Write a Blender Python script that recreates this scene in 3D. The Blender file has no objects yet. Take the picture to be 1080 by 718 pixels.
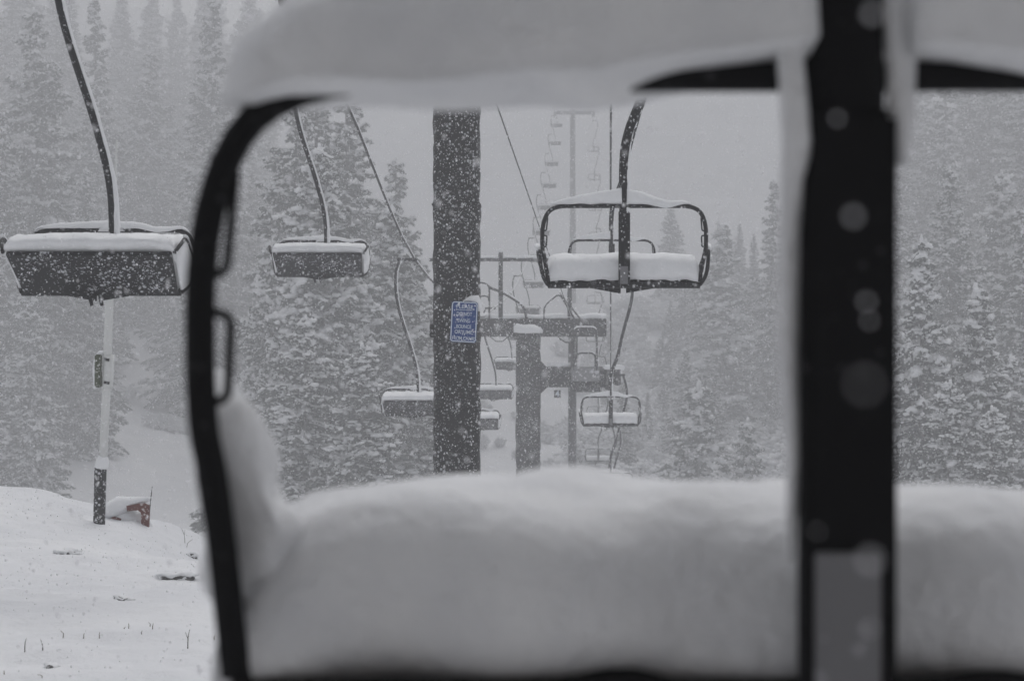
import bpy, math, random
import numpy as np
from mathutils import Vector, noise as mnoise

SC = bpy.context.scene
COL = SC.collection
CZ = 1.7            # eye height over the loading area
F = 2000.0          # focal length in photo pixels (photo 1080 wide)

# ------------------------------------------------------------------ camera
cam_d = bpy.data.cameras.new('camera')
cam = bpy.data.objects.new('camera', cam_d)
COL.objects.link(cam)
cam.location = (0, 0, CZ)
cam.rotation_euler = (math.radians(90), 0, 0)
cam_d.sensor_width = 36.0
cam_d.lens = 36.0 * F / 1080.0
cam_d.clip_start = 0.05
cam_d.clip_end = 3000
cam_d.dof.use_dof = True
cam_d.dof.focus_distance = 19.0
cam_d.dof.aperture_fstop = 5.6
SC.camera = cam

# ------------------------------------------------------------------ world and sun (thick overcast)
SUN_EL, SUN_ROT = math.radians(52), math.radians(12)
w = bpy.data.worlds.new('World')
SC.world = w
w.use_nodes = True
nt = w.node_tree
nt.nodes.clear()
sky = nt.nodes.new('ShaderNodeTexSky')
sky.sky_type = 'NISHITA'
sky.sun_disc = False
sky.sun_elevation = SUN_EL
sky.sun_rotation = SUN_ROT
sky.dust_density = 4.0
hsv = nt.nodes.new('ShaderNodeHueSaturation')
hsv.inputs['Saturation'].default_value = 0.13
bg = nt.nodes.new('ShaderNodeBackground')
bg.inputs['Strength'].default_value = 0.10
wo = nt.nodes.new('ShaderNodeOutputWorld')
nt.links.new(sky.outputs[0], hsv.inputs['Color'])
nt.links.new(hsv.outputs[0], bg.inputs[0])
nt.links.new(bg.outputs[0], wo.inputs[0])
sl = bpy.data.lights.new('sun', 'SUN')
sl.energy = 0.6
sl.angle = math.radians(50)
sl.color = (1.0, 0.98, 0.96)
sun = bpy.data.objects.new('sun', sl)
COL.objects.link(sun)
# sun_rotation in the sky runs clockwise from +Y
sd = Vector((math.sin(SUN_ROT) * math.cos(SUN_EL), math.cos(SUN_ROT) * math.cos(SUN_EL), math.sin(SUN_EL)))
sun.rotation_euler = (-sd).to_track_quat('-Z', 'Y').to_euler()

SC.view_settings.view_transform = 'Standard'
SC.view_settings.look = 'None'
SC.view_settings.gamma = 1.0
SC.view_settings.exposure = 0.92
SC.cycles.use_denoising = True
SC.cycles.max_bounces = 12
SC.cycles.diffuse_bounces = 3
SC.cycles.glossy_bounces = 2
SC.cycles.volume_bounces = 8
SC.cycles.transparent_max_bounces = 8
SC.cycles.use_light_tree = False

HAZE_DENSITY = 0.0080

# ------------------------------------------------------------------ materials
MATS = {}

def mat(name, base, rough=0.8, metallic=0.0, spec=0.3):
    m = bpy.data.materials.new(name)
    m.use_nodes = True
    b = m.node_tree.nodes['Principled BSDF']
    b.inputs['Base Color'].default_value = (*base, 1)
    b.inputs['Roughness'].default_value = rough
    b.inputs['Metallic'].default_value = metallic
    b.inputs['Specular IOR Level'].default_value = spec
    MATS[name] = m
    return m, m.node_tree, b

def N(nt, t, **k):
    n = nt.nodes.new(t)
    for a, v in k.items():
        if a in n.inputs.keys():
            n.inputs[a].default_value = v
        else:
            setattr(n, a, v)
    return n

def noisy(nt, scale, detail=4, rough=0.6, coord='Object'):
    tc = N(nt, 'ShaderNodeTexCoord')
    n = N(nt, 'ShaderNodeTexNoise', Scale=scale, Detail=detail, Roughness=rough)
    nt.links.new(tc.outputs[coord], n.inputs['Vector'])
    return n

def ramp(nt, src, stops):
    r = N(nt, 'ShaderNodeValToRGB')
    e = r.color_ramp.elements
    e[0].position, e[0].color = stops[0][0], (*stops[0][1], 1)
    e[1].position, e[1].color = stops[-1][0], (*stops[-1][1], 1)
    for p, c in stops[1:-1]:
        x = e.new(p); x.color = (*c, 1)
    nt.links.new(src, r.inputs[0])
    return r

def bump(nt, b, src, strength, dist):
    bp = N(nt, 'ShaderNodeBump')
    bp.inputs['Strength'].default_value = strength
    bp.inputs['Distance'].default_value = dist
    nt.links.new(src, bp.inputs['Height'])
    nt.links.new(bp.outputs[0], b.inputs['Normal'])

def snow_mat(name, scale, bscale, bstr, bdist, lo=(0.80, 0.81, 0.83), hi=(0.88, 0.885, 0.90)):
    m, t, b = mat(name, hi, 0.75, 0, 0.2)
    n = noisy(t, scale, 5)
    r = ramp(t, n.outputs[0], [(0.3, lo), (0.7, hi)])
    t.links.new(r.outputs[0], b.inputs['Base Color'])
    n2 = noisy(t, bscale, 6, 0.65)
    bump(t, b, n2.outputs[0], bstr, bdist)
    return m

snow_mat('snow', 6, 38, 0.35, 0.02)
snow_mat('near_snow', 9, 30, 0.8, 0.03, (0.80, 0.81, 0.84), (0.92, 0.925, 0.94))
snow_mat('tree_snow', 1.2, 9, 0.5, 0.05)

def rime_metal(name, dark, fleck, scale, amount=0.5, soft=0.10, rough=0.6):
    """dark painted metal with separate specks of snow frozen to it (two sizes), thicker in some patches"""
    m, t, b = mat(name, dark, rough, 0, 0.12 if name == 'near_steel' else 0.3)
    tc = N(t, 'ShaderNodeTexCoord')
    patch = noisy(t, scale * 0.10, 3, 0.6)
    acc = None
    for k, (sc_, am) in enumerate(((scale, amount), (scale * 2.1, amount * 0.9), (scale * 0.47, amount * 0.45))):
        vo = N(t, 'ShaderNodeTexVoronoi', Scale=sc_)
        mp = N(t, 'ShaderNodeMapping'); mp.inputs['Location'].default_value = (k * 3.7, k * 1.3, k * 5.1)
        t.links.new(tc.outputs['Object'], mp.inputs['Vector']); t.links.new(mp.outputs[0], vo.inputs['Vector'])
        sp = N(t, 'ShaderNodeSeparateColor'); t.links.new(vo.outputs['Color'], sp.inputs[0])
        a = N(t, 'ShaderNodeMath', operation='ADD'); t.links.new(sp.outputs[0], a.inputs[0]); t.links.new(patch.outputs[0], a.inputs[1])
        th = N(t, 'ShaderNodeMath', operation='MULTIPLY_ADD'); t.links.new(a.outputs[0], th.inputs[0]); th.inputs[1].default_value = am; th.inputs[2].default_value = -am * 1.02
        df = N(t, 'ShaderNodeMath', operation='SUBTRACT'); t.links.new(th.outputs[0], df.inputs[0]); t.links.new(vo.outputs['Distance'], df.inputs[1])
        mr = N(t, 'ShaderNodeMapRange'); t.links.new(df.outputs[0], mr.inputs[0])
        mr.inputs[1].default_value = -soft; mr.inputs[2].default_value = soft * 1.2
        if acc is None: acc = mr
        else:
            mx = N(t, 'ShaderNodeMath', operation='MAXIMUM'); t.links.new(acc.outputs[0], mx.inputs[0]); t.links.new(mr.outputs[0], mx.inputs[1]); acc = mx
    r = ramp(t, acc.outputs[0], [(0.0, dark), (1.0, fleck)])
    t.links.new(r.outputs[0], b.inputs['Base Color'])
    bump(t, b, acc.outputs[0], 0.4, 0.006)
    return m

rime_metal('frame_steel', (0.010, 0.010, 0.012), (0.45, 0.46, 0.48), 42, 0.66)
rime_metal('near_steel', (0.005, 0.005, 0.006), (0.06, 0.06, 0.065), 60, 0.35, rough=0.8)
rime_metal('seat_panel', (0.010, 0.010, 0.012), (0.50, 0.51, 0.54), 38, 0.88)
rime_metal('tower_steel', (0.014, 0.0135, 0.014), (0.50, 0.51, 0.53), 30, 0.90, 0.15)
rime_metal('far_tower_steel', (0.03, 0.03, 0.032), (0.42, 0.43, 0.45), 8, 0.7)
rime_metal('galvanised', (0.16, 0.16, 0.17), (0.6, 0.6, 0.62), 12, 0.7)
rime_metal('grey_plate', (0.18, 0.18, 0.19), (0.3, 0.3, 0.32), 30, 0.4)
rime_metal('frosted_box', (0.24, 0.24, 0.25), (0.62, 0.62, 0.65), 7, 0.7)
rime_metal('black_pipe', (0.010, 0.010, 0.011), (0.62, 0.63, 0.66), 34, 1.15)
rime_metal('white_pole', (0.66, 0.67, 0.66), (0.84, 0.84, 0.86), 12, 0.5)
rime_metal('olive_box', (0.07, 0.085, 0.05), (0.62, 0.63, 0.62), 22, 0.85)
rime_metal('rust_red', (0.13, 0.035, 0.025), (0.55, 0.50, 0.50), 30, 1.0)
rime_metal('blue_sign', (0.004, 0.045, 0.21), (0.14, 0.20, 0.34), 45, 0.4)
mat('sign_white', (0.66, 0.72, 0.80), 0.6)
mat('rope_steel', (0.035, 0.035, 0.037), 0.6)
mat('snow_cable', (0.72, 0.73, 0.75), 0.8)
m, t, b = mat('needles', (0.045, 0.055, 0.045), 0.9, 0, 0.1)
n = noisy(t, 2.2, 4)
r = ramp(t, n.outputs[0], [(0.3, (0.022, 0.030, 0.024)), (0.7, (0.085, 0.095, 0.085))])
t.links.new(r.outputs[0], b.inputs['Base Color'])
m, t, b = mat('bark', (0.05, 0.042, 0.036), 0.95, 0, 0.1)
n = noisy(t, 9, 4)
r = ramp(t, n.outputs[0], [(0.4, (0.035, 0.03, 0.027)), (0.75, (0.20, 0.19, 0.19))])
t.links.new(r.outputs[0], b.inputs['Base Color'])
mat('twig', (0.09, 0.075, 0.065), 0.9)
mat('rock', (0.09, 0.088, 0.085), 0.9)
mat('shade_wood', (0.24, 0.21, 0.18), 0.8)  # walls and roof of the added shelter that shades the near snow
mat('dry_grass', (0.20, 0.17, 0.13), 0.9)
m, t, b = mat('flake', (0.92, 0.92, 0.94), 0.8, 0, 0.1)
tr = N(t, 'ShaderNodeBsdfTranslucent'); tr.inputs[0].default_value = (0.95, 0.95, 0.97, 1)
mxs = N(t, 'ShaderNodeMixShader'); mxs.inputs[0].default_value = 0.5
out_ = [q for q in t.nodes if q.type == 'OUTPUT_MATERIAL'][0]
t.links.new(b.outputs[0], mxs.inputs[1]); t.links.new(tr.outputs[0], mxs.inputs[2]); t.links.new(mxs.outputs[0], out_.inputs['Surface'])
# ground: settled snow, slightly dusty patches
m, t, b = mat('ground_snow', (0.85, 0.86, 0.88), 0.8, 0, 0.2)
n = noisy(t, 0.35, 6, 0.6)
r = ramp(t, n.outputs[0], [(0.3, (0.76, 0.77, 0.80)), (0.7, (0.88, 0.885, 0.90))])
t.links.new(r.outputs[0], b.inputs['Base Color'])
n2 = noisy(t, 5.0, 8, 0.7)
bump(t, b, n2.outputs[0], 0.45, 0.10)

# ------------------------------------------------------------------ mesh helpers
class MB:
    def __init__(s):
        s.v = []; s.f = []
    def add(s, v, f):
        o = len(s.v)
        s.v.extend([tuple(map(float, p)) for p in v])
        s.f.extend([tuple(int(i) + o for i in q) for q in f])
        return s
    def box(s, c, d, rz=0.0, ry=0.0):
        c = Vector(c); hx, hy, hz = d[0] / 2, d[1] / 2, d[2] / 2
        vs = []
        cz, sz, cy, sy = math.cos(rz), math.sin(rz), math.cos(ry), math.sin(ry)
        for x in (-hx, hx):
            for y in (-hy, hy):
                for z in (-hz, hz):
                    X, Z = x * cy + z * sy, -x * sy + z * cy
                    X, Y = X * cz - y * sz, X * sz + y * cz
                    vs.append((c.x + X, c.y + Y, c.z + Z))
        return s.add(vs, [(0, 1, 3, 2), (4, 6, 7, 5), (0, 4, 5, 1), (2, 3, 7, 6), (0, 2, 6, 4), (1, 5, 7, 3)])
    def tube(s, pts, r, n=10, closed=False, flat=1.0):
        pts = [Vector(p) for p in pts]
        m_ = len(pts)
        rs = list(r) if hasattr(r, '__len__') else [r] * m_
        vs, fs = [], []
        up = None
        for i, p in enumerate(pts):
            if closed:
                d = (pts[(i + 1) % m_] - pts[i - 1])
            else:
                d = pts[min(i + 1, m_ - 1)] - pts[max(i - 1, 0)]
            d.normalize()
            if up is None:
                up = Vector((0, 1, 0)) if abs(d.y) < 0.9 else Vector((1, 0, 0))
            up = (up - d * up.dot(d)).normalized()
            q = d.cross(up)
            for k in range(n):
                a = 2 * math.pi * k / n
                vs.append(p + (up * math.cos(a) * flat + q * math.sin(a)) * rs[i])
        R = m_ if closed else m_ - 1
        for i in range(R):
            j = (i + 1) % m_
            for k in range(n):
                l = (k + 1) % n
                fs.append((i * n + k, i * n + l, j * n + l, j * n + k))
        if not closed:
            fs.append(tuple(range(n))[::-1]); fs.append(tuple((m_ - 1) * n + k for k in range(n)))
        return s.add(vs, fs)
    def prism(s, prof, y0, y1):
        """profile in x,z extruded along y"""
        n = len(prof)
        vs = [(p[0], y0, p[1]) for p in prof] + [(p[0], y1, p[1]) for p in prof]
        fs = [tuple(range(n)), tuple(range(2 * n - 1, n - 1, -1))]
        for i in range(n):
            j = (i + 1) % n
            fs.append((i, i + n, j + n, j))
        return s.add(vs, fs)
    def build(s, name, m, parent=None, smooth=True, bevel=0.0, jitter=0.0, jscale=8.0):
        if jitter:
            s.v = [tuple(Vector(v) + mnoise.noise_vector(Vector(v) * jscale) * jitter) for v in s.v]
        me = bpy.data.meshes.new(name)
        me.from_pydata(s.v, [], s.f)
        me.materials.append(MATS[m])
        me.update()
        import bmesh
        bm = bmesh.new(); bm.from_mesh(me)
        bmesh.ops.recalc_face_normals(bm, faces=bm.faces)
        if bevel:
            bmesh.ops.bevel(bm, geom=[e for e in bm.edges if e.calc_face_angle(0) > 0.6], offset=bevel, segments=2, affect='EDGES')
        bm.to_mesh(me); bm.free()
        if smooth:
            me.polygons.foreach_set('use_smooth', [True] * len(me.polygons))
            if bevel or smooth == 'auto':
                me.set_sharp_from_angle(angle=math.radians(40))
        o = bpy.data.objects.new(name, me)
        COL.objects.link(o)
        if parent:
            o.parent = parent
        return o

def fast_obj(name, V, Fc, m, parent=None, smooth=True):
    """V (n,3) array, Fc (k,3) triangles or (k,4) quads"""
    me = bpy.data.meshes.new(name)
    nf, sz = Fc.shape
    me.vertices.add(len(V)); me.vertices.foreach_set('co', V.astype(np.float32).ravel())
    me.loops.add(nf * sz); me.loops.foreach_set('vertex_index', Fc.astype(np.int32).ravel())
    me.polygons.add(nf)
    me.polygons.foreach_set('loop_start', np.arange(0, nf * sz, sz, dtype=np.int32))
    me.polygons.foreach_set('loop_total', np.full(nf, sz, dtype=np.int32))
    me.update(calc_edges=True)
    if smooth:
        me.polygons.foreach_set('use_smooth', np.ones(nf, dtype=bool))
    me.materials.append(MATS[m])
    o = bpy.data.objects.new(name, me)
    COL.objects.link(o)
    if parent:
        o.parent = parent
    return o

def tag(o, label=None, cat=None, group=None, kind=None):
    if label: o['label'] = label
    if cat: o['category'] = cat
    if group: o['group'] = group
    if kind: o['kind'] = kind
    return o

def empty(name, loc, label=None, cat=None, group=None, rz=0.0):
    o = bpy.data.objects.new(name, None)
    o.empty_display_size = 0.2
    COL.objects.link(o)
    o.location = loc; o.rotation_euler = (0, 0, rz)
    return tag(o, label, cat, group)

def copy_tree(o, parent=None):
    c = o.copy(); COL.objects.link(c); c.parent = parent
    for ch in list(o.children):
        copy_tree(ch, c)
    return c

def P(px, py, d):
    return Vector(((px - 540.0) / F * d, d, CZ + (359.0 - py) / F * d))

def catmull(pts, n=8):
    pts = [Vector(p) for p in pts]
    out = []
    for i in range(len(pts) - 1):
        a = pts[max(i - 1, 0)]; b_ = pts[i]; c = pts[i + 1]; d = pts[min(i + 2, len(pts) - 1)]
        for k in range(n):
            t_ = k / n
            out.append(0.5 * ((2 * b_) + (c - a) * t_ + (2 * a - 5 * b_ + 4 * c - d) * t_ ** 2 + (3 * b_ - a - 3 * c + d) * t_ ** 3))
    out.append(pts[-1])
    return out

def fillet(pts, r, n=6):
    """round the corners of a polyline with quadratic curves"""
    pts = [Vector(p) for p in pts]
    out = [pts[0]]
    for i in range(1, len(pts) - 1):
        a, b_, c = pts[i - 1], pts[i], pts[i + 1]
        ra = min(r, (a - b_).length * 0.49); rc = min(r, (c - b_).length * 0.49)
        p = b_ + (a - b_).normalized() * ra; q = b_ + (c - b_).normalized() * rc
        for k in range(n + 1):
            t_ = k / n
            out.append(p * (1 - t_) ** 2 + b_ * 2 * t_ * (1 - t_) + q * t_ ** 2)
    out.append(pts[-1])
    return out

# numpy value noise
_rng = np.random.default_rng(7)
_tab = _rng.random((256, 256))
def vnoise(x, y, s):
    x = np.asarray(x, float) * s + 1000.3; y = np.asarray(y, float) * s + 1000.7
    xi = np.floor(x).astype(int); yi = np.floor(y).astype(int)
    fx, fy = x - xi, y - yi
    fx = fx * fx * (3 - 2 * fx); fy = fy * fy * (3 - 2 * fy)
    a = _tab[xi % 256, yi % 256]; b_ = _tab[(xi + 1) % 256, yi % 256]
    c = _tab[xi % 256, (yi + 1) % 256]; d = _tab[(xi + 1) % 256, (yi + 1) % 256]
    return (a * (1 - fx) + b_ * fx) * (1 - fy) + (c * (1 - fx) + d * fx) * fy - 0.5

# ------------------------------------------------------------------ ground
_py = [-60, 9, 21, 24, 30, 50, 80, 110, 140, 170, 200, 250, 320, 360]
_pz = [-1.66, -1.64, -1.63, -2.6, -5, -8.5, -10, -9.5, -7, -2, 4, 18, 42, 56]
def ground(x, y):
    x = np.asarray(x, float); y = np.asarray(y, float)
    z = np.interp(y, _py, _pz)
    def ss(v, a, b_):
        t_ = np.clip((v - a) / (b_ - a), 0, 1); return t_ * t_ * (3 - 2 * t_)
    z = z - (0.25 * np.clip(x + 5.3, 0, 1.4) + 0.5 * np.clip(x + 3.9, 0, 12)) * ss(y, 14, 20) * (1 - ss(y, 26, 40))
    z = z + 0.02 * np.clip(-5.3 - x, 0, 8) * ss(y, 12, 20) * (1 - ss(y, 24, 40))
    side = np.clip(np.abs(x - 2) - 18, 0, 200)
    z = z + 0.17 * side * ss(y, 70, 150)
    z = z + (0.12 + 0.23 * ss(y, 24, 40)) * vnoise(x, y, 0.25) * ss(y, 3, 12) + 0.11 * vnoise(x, y, 1.1) + 0.06 * vnoise(x, y, 3.1) + 0.03 * vnoise(x, y, 8)
    z = z + 1.8 * vnoise(x, y, 0.045) * ss(y, 60, 110) + 0.5 * vnoise(x, y, 0.22) * ss(y, 40, 80) + 0.35 * vnoise(x, y, 0.6) * ss(y, 50, 80)
    return z + CZ
def gz(x, y):
    return float(ground(x, y))

xs = np.concatenate([np.linspace(-165, -30, 70), np.linspace(-29, -9, 70)[0:], np.linspace(-8.9, 2, 200), np.linspace(2.3, 30, 80), np.linspace(32, 165, 60)])
ys = np.concatenate([np.linspace(-30, 6, 30), np.linspace(6.2, 24, 280), np.linspace(24.5, 200, 260), np.linspace(202, 350, 60)])
X, Y = np.meshgrid(xs, ys)
V = np.stack([X.ravel(), Y.ravel(), ground(X, Y).ravel()], 1)
nx, ny = len(xs), len(ys)
I = (np.arange(ny - 1)[:, None] * nx + np.arange(nx - 1)[None, :]).ravel()
tag(fast_obj('ground', V, np.stack([I, I + 1, I + nx + 1, I + nx], 1), 'ground_snow'), kind='structure')

# ------------------------------------------------------------------ chairs
CHW = 0.60
def snow_loft(name, parent, secs, m='snow', jitter=0.012, js=9.0):
    """secs: list of (x, [(y,z)...]) rings"""
    mb = MB(); k = len(secs[0][1])
    vs, fs = [], []
    for x, ring in secs:
        for (yy, zz) in ring:
            vs.append((x, yy, zz))
    for i in range(len(secs) - 1):
        for j in range(k):
            l = (j + 1) % k
            fs.append((i * k + j, i * k + l, (i + 1) * k + l, (i + 1) * k + j))
    fs.append(tuple(range(k))); fs.append(tuple((len(secs) - 1) * k + j for j in range(k))[::-1])
    mb.add(vs, fs)
    return mb.build(name, m, parent, True, 0, jitter, js)

def ring(prof, n=22):
    """resample a closed y,z polygon smoothly"""
    pts = catmull([(p[0], p[1], 0) for p in prof] + [(prof[0][0], prof[0][1], 0)], max(2, n // len(prof)))
    return [(p.x, p.y) for p in pts[:-1]]

def make_chair(loc, label, fy, back, tilt, hanger, seat_prof, near=False, seed=0, loopfill=False, group=None, flip=1, bar_thick=0.075):
    """origin: middle of the rear seat rail. fy=+1 the rider looks along +y. back/tilt in degrees from vertical/horizontal."""
    root = empty('lift_chair', loc, label, 'ski lift chair', group)
    rnd = random.Random(seed)
    st = 'near_steel' if near else 'frame_steel'
    sn = 'near_snow' if near else 'snow'
    nn = 16 if near else 8
    cb, sb = math.cos(math.radians(back)), math.sin(math.radians(back))
    ct, stt = math.cos(math.radians(tilt)), math.sin(math.radians(tilt))
    H = 0.565
    def B(x, s, off=0.0):          # point on the back plane, s up along it
        return (x, fy * (-s * sb + off * cb), s * cb + off * sb)
    def S(x, s, off=0.0):          # point on the seat plane
        return (x, fy * (s * ct - off * stt), s * stt + off * ct)
    # back frame: one bent tube, sides pinched at the arm rest
    half = [(0, H), (0.52, H), (0.588, H - 0.11), (0.592, 0.26), (0.578 if near else 0.575, 0.20), (0.561 if near else 0.545, 0.02)]
    pts = [(-x, s) for x, s in half[::-1]] + half[1:]
    pl = fillet([B(x, s) for x, s in pts], 0.11 if not near else 0.12, 6)
    MB().tube(pl, 0.0140 if near else 0.0155, nn).build('back_frame', st, root)
    # small welded loops inside the sides
    for sx in (-1, 1):
        for (s0, s1) in ((0.27, 0.355), (0.385, 0.49)):
            xo = 0.590
            k_ = 0.004 if s0 < .3 else 0.010
            lp = fillet([B(sx * xo, s0), B(sx * (xo - (0.024 if near else 0.029)), s0 + 0.004), B(sx * (xo - (0.024 if near else 0.029) - k_), s1 - 0.004), B(sx * (xo - k_), s1)], 0.010, 3)
            MB().tube(lp, 0.0045 if near else 0.0055, 8).build('side_loop', st, root)
    # arm rest loops at either end
    for sx in (-1, 1):
        lp = fillet([S(sx * 0.552, 0.0), S(sx * 0.595, -0.04, 0.08), B(sx * 0.612, 0.25), (sx * 0.618, fy * 0.22, S(0, 0.22)[2] + (0.235 if fy > 0 else 0.245)), S(sx * 0.61, 0.44, 0.10), S(sx * 0.575, 0.47, 0.0)], 0.09, 5)
        if near:
            lp = fillet([S(sx * 0.552, 0.0), B(sx * 0.572, 0.10, 0.02), B(sx * 0.598, 0.245, 0.03), (sx * 0.603, fy * 0.22, 0.27), (sx * 0.60, fy * 0.43, 0.17), S(sx * 0.565, 0.47, 0.0)], 0.09, 5)
        a = MB().tube(lp, 0.0105 if near else 0.014, nn).build('armrest', st, root)
        if loopfill:
            ctr = Vector((sx * 0.595, fy * 0.20, S(0, 0.20)[2] + 0.11))
            v = [ctr + (Vector(p) - ctr) * 0.93 for p in lp]
            k = len(v)
            mb = MB(); mb.add([(p.x - 0.008, p.y, p.z) for p in v] + [(p.x + 0.008, p.y, p.z) for p in v],
                              [tuple(range(k)), tuple(range(2 * k - 1, k - 1, -1))] + [(i, (i + 1) % k, (i + 1) % k + k, i + k) for i in range(k)])
            if sx * flip > 0:
                mb.build('snow_fill', sn, a, True)
            capm = MB().tube([Vector(p) + Vector((sx * .004, 0, 0.020)) for p in lp[12:-8]], 0.014, 8)
            capm.build('snow_cap', sn, a, True, 0, 0.008, 15)
        else:
            mid = [Vector(p) + Vector((sx * 0.006, 0, 0.014)) for p in lp[10:-6]]
            MB().tube(mid, [0.012 + 0.012 * math.sin(math.pi * i / (len(mid) - 1)) for i in range(len(mid))], 8).build('snow_cap', sn, a, True, 0, 0.006, 20)
    # seat
    mb = MB()
    c = S(0, 0.235); 
    prof = [(-0.555, 0.012), (0.555, 0.012), (0.555, -0.022), (-0.555, -0.022)]
    vs = []
    for s in (0.0, 0.47):
        for x, o in prof:
            vs.append(S(x * (0.955 if s == 0.0 and fy < 0 else 1.0), s, o))
    mb.add(vs, [(0, 1, 2, 3), (7, 6, 5, 4), (0, 4, 5, 1), (1, 5, 6, 2), (2, 6, 7, 3), (3, 7, 4, 0)])
    seat = mb.build('seat', 'seat_panel' if not near else 'near_steel', root, True, 0.006)
    MB().tube([S(-0.565 if near else -0.55, 0, -0.005), S(0.565 if near else 0.55, 0, -0.005)], 0.023, nn).build('seat_rail', st, root)
    # bracket under the seat and the two footing pegs
    MB().add([(-0.26, fy * 0.05, -0.02), (-0.02, fy * 0.05, -0.065), (-0.02, fy * 0.05, -0.01),
              (-0.26, fy * 0.08, -0.02), (-0.02, fy * 0.08, -0.065), (-0.02, fy * 0.08, -0.01),
              (0.26, fy * 0.05, -0.02), (0.02, fy * 0.05, -0.06), (0.02, fy * 0.05, -0.01),
              (0.26, fy * 0.08, -0.02), (0.02, fy * 0.08, -0.06), (0.02, fy * 0.08, -0.01)],
             [(0, 1, 2), (5, 4, 3), (0, 3, 4, 1), (1, 4, 5, 2), (2, 5, 3, 0),
              (6, 8, 7), (9, 10, 11), (6, 7, 10, 9), (7, 8, 11, 10), (8, 6, 9, 11)]).build('seat_bracket', st, root, False)
    if fy < 0:
        for px_ in (-0.075, -0.0 - 0.005):
            MB().tube([(px_ - 0.02 * 0, 0.0, 0.0), (px_, 0.0, -0.05), (px_ + 0.008, 0.005, -0.095)], [0.018, 0.016, 0.012], 8).build('peg', st, root)
    # hanger: sleeve, post, bent arm, grip
    yb = -fy * 0.045
    xh = -0.011 if near else 0.0
    hp = [Vector((x + xh, yb + dy, z)) for x, dy, z in hanger]
    if fy > 0:
        MB().box((xh, yb - (0.012 if near else 0), 0.255), (0.082, 0.05, 0.55)).build('hanger_sleeve', st, root, True, 0.008)
        MB().box((xh - 0.004, yb - (0.041 if near else 0.029), 0.065), (0.058, 0.006, 0.155 if near else 0.128)).build('grey_plate', 'grey_plate', root, True, 0.002)
    post = MB().tube(catmull(hp, 6), [0.036 if fy > 0 else 0.030] * (len(hp) * 6 - 5), nn, flat=0.8).build('hanger', st, root)
    top = hp[-1]
    g = MB(); g.box((top.x * 0.5, top.y, top.z), (abs(top.x) + 0.10, 0.05, 0.055)); g.box((0, top.y, top.z + 0.01), (0.06, 0.16, 0.09))
    g.build('grip', st, root, True, 0.006)
    # snow lying on the seat
    secs = []
    for i in range(49):
        u = -1 + 2 * i / 48
        e = max(0.06, (1 - abs(u) ** (9 if near else 26))) ** (0.26 if near else 0.3)
        e *= 1 + (0.02 if near else 0.04) * math.sin(3.1 * u + seed) + (0.012 if near else 0.03) * math.sin(9 * u + 2 * seed)
        rg = []
        for (yy, zz, base) in seat_prof:
            rg.append((fy * yy, base + (zz - base) * e))
        secs.append((u * ((0.572 if near else 0.553) if fy > 0 else 0.57), ring(rg)))
    snw = snow_loft('seat_snow', root, secs, sn, 0.020 if near else 0.016, 8.0 if near else 11.0)
    # snow along the top bar
    zt, yt = H * cb, -fy * H * sb
    for sgn in (-1, 1):
        secs = []
        for i in range(33):
            t_ = i / 32
            x = sgn * ((0.045 if near else 0.02) + t_ * (0.525 if near else 0.535 if fy < 0 else (0.52 if sgn < 0 else 0.46)))
            if near:
                th = 0.125 * (max(0.0, 1 - t_ ** 5.5)) ** 0.5 * (1 + 0.06 * math.sin(7 * t_)) + 0.004
                base = zt + 0.012 - 0.030 * min(1, max(0, (t_ - 0.05) / (0.32 if sgn < 0 else 0.28))) ** 1.0 * (1 if t_ < 0.93 else max(0, (1 - t_) / 0.07))
                dep = 0.075 * (max(0.02, 1 - t_ ** 8)) ** 0.5
                if t_ > 0.86: base -= 0.04 * ((t_ - 0.86) / 0.14) ** 2
            else:
                th = bar_thick * (1 - t_) ** 1.2 * (1.15 if sgn < 0 else 1.0) + 0.030 * max(0.0, 1 - t_ ** 6) + 0.004
                base = zt + 0.012 - (0.028 * math.exp(-((t_ - 0.58) / 0.2) ** 2) if sgn > 0 else 0)
                dep = 0.030 + 0.02 * (1 - t_)
                if t_ > 0.9 and fy < 0: base -= 0.03 * ((t_ - 0.9) / 0.1) ** 2
            rg = [(yt - dep, base + 0.1 * th), (yt - dep * 0.9, base + th * 0.6), (yt - dep * 0.3, base + th), (yt + dep * 0.5, base + th * 0.95), (yt + dep, base + th * 0.5), (yt + dep * 0.9, base), (yt, base)]
            secs.append((x, ring(rg)))
        snow_loft('bar_snow', root, secs, sn, 0.008, 11)
    # snow on the windward edge of the post
    q = catmull(hp, 6)
    if near:
        ed = [p + Vector((-0.048, 0.002 if p.z < 0.47 else -0.024, 0)) for p in q if p.z > 0.10]
        MB().tube(ed, [0.0125 * min(1, 0.35 + 0.22 * i) for i in range(len(ed))], 10).build('hanger_snow', sn, root, True, 0, 0.008, 12)
        ed = [Vector((0.041 + xh, 0, 0.485)) + Vector((0.008, yb - 0.004, 0.03 * i)) for i in range(14)]
        MB().tube(ed, [0.006] + [0.012 + 0.0008 * i for i in range(13)], 10).build('hanger_snow', sn, root, True, 0, 0.006, 12)
        cl = MB()
        cb_ = [(-0.545, 0.065, 0.085), (-0.556, 0.062, 0.15), (-0.568, 0.058, 0.21), (-0.586, 0.02, 0.272)]
        cl.tube(catmull(cb_, 5), [0.034, 0.040, 0.044, 0.046, 0.046, 0.045, 0.045, 0.044, 0.042, 0.041, 0.039, 0.034, 0.029, 0.023, 0.016, 0.007], 14)
        cl.build('armrest_snow', sn, root, True, 0, 0.022, 20)
    else:
        sx = 1 if fy < 0 else 1
        ed = [p + Vector((0.024 * (1 if fy < 0 else 1), 0.0, 0.010)) for p in q if p.z > (0.35 if fy < 0 else 0.45)]
        n_ = len(ed)
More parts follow.
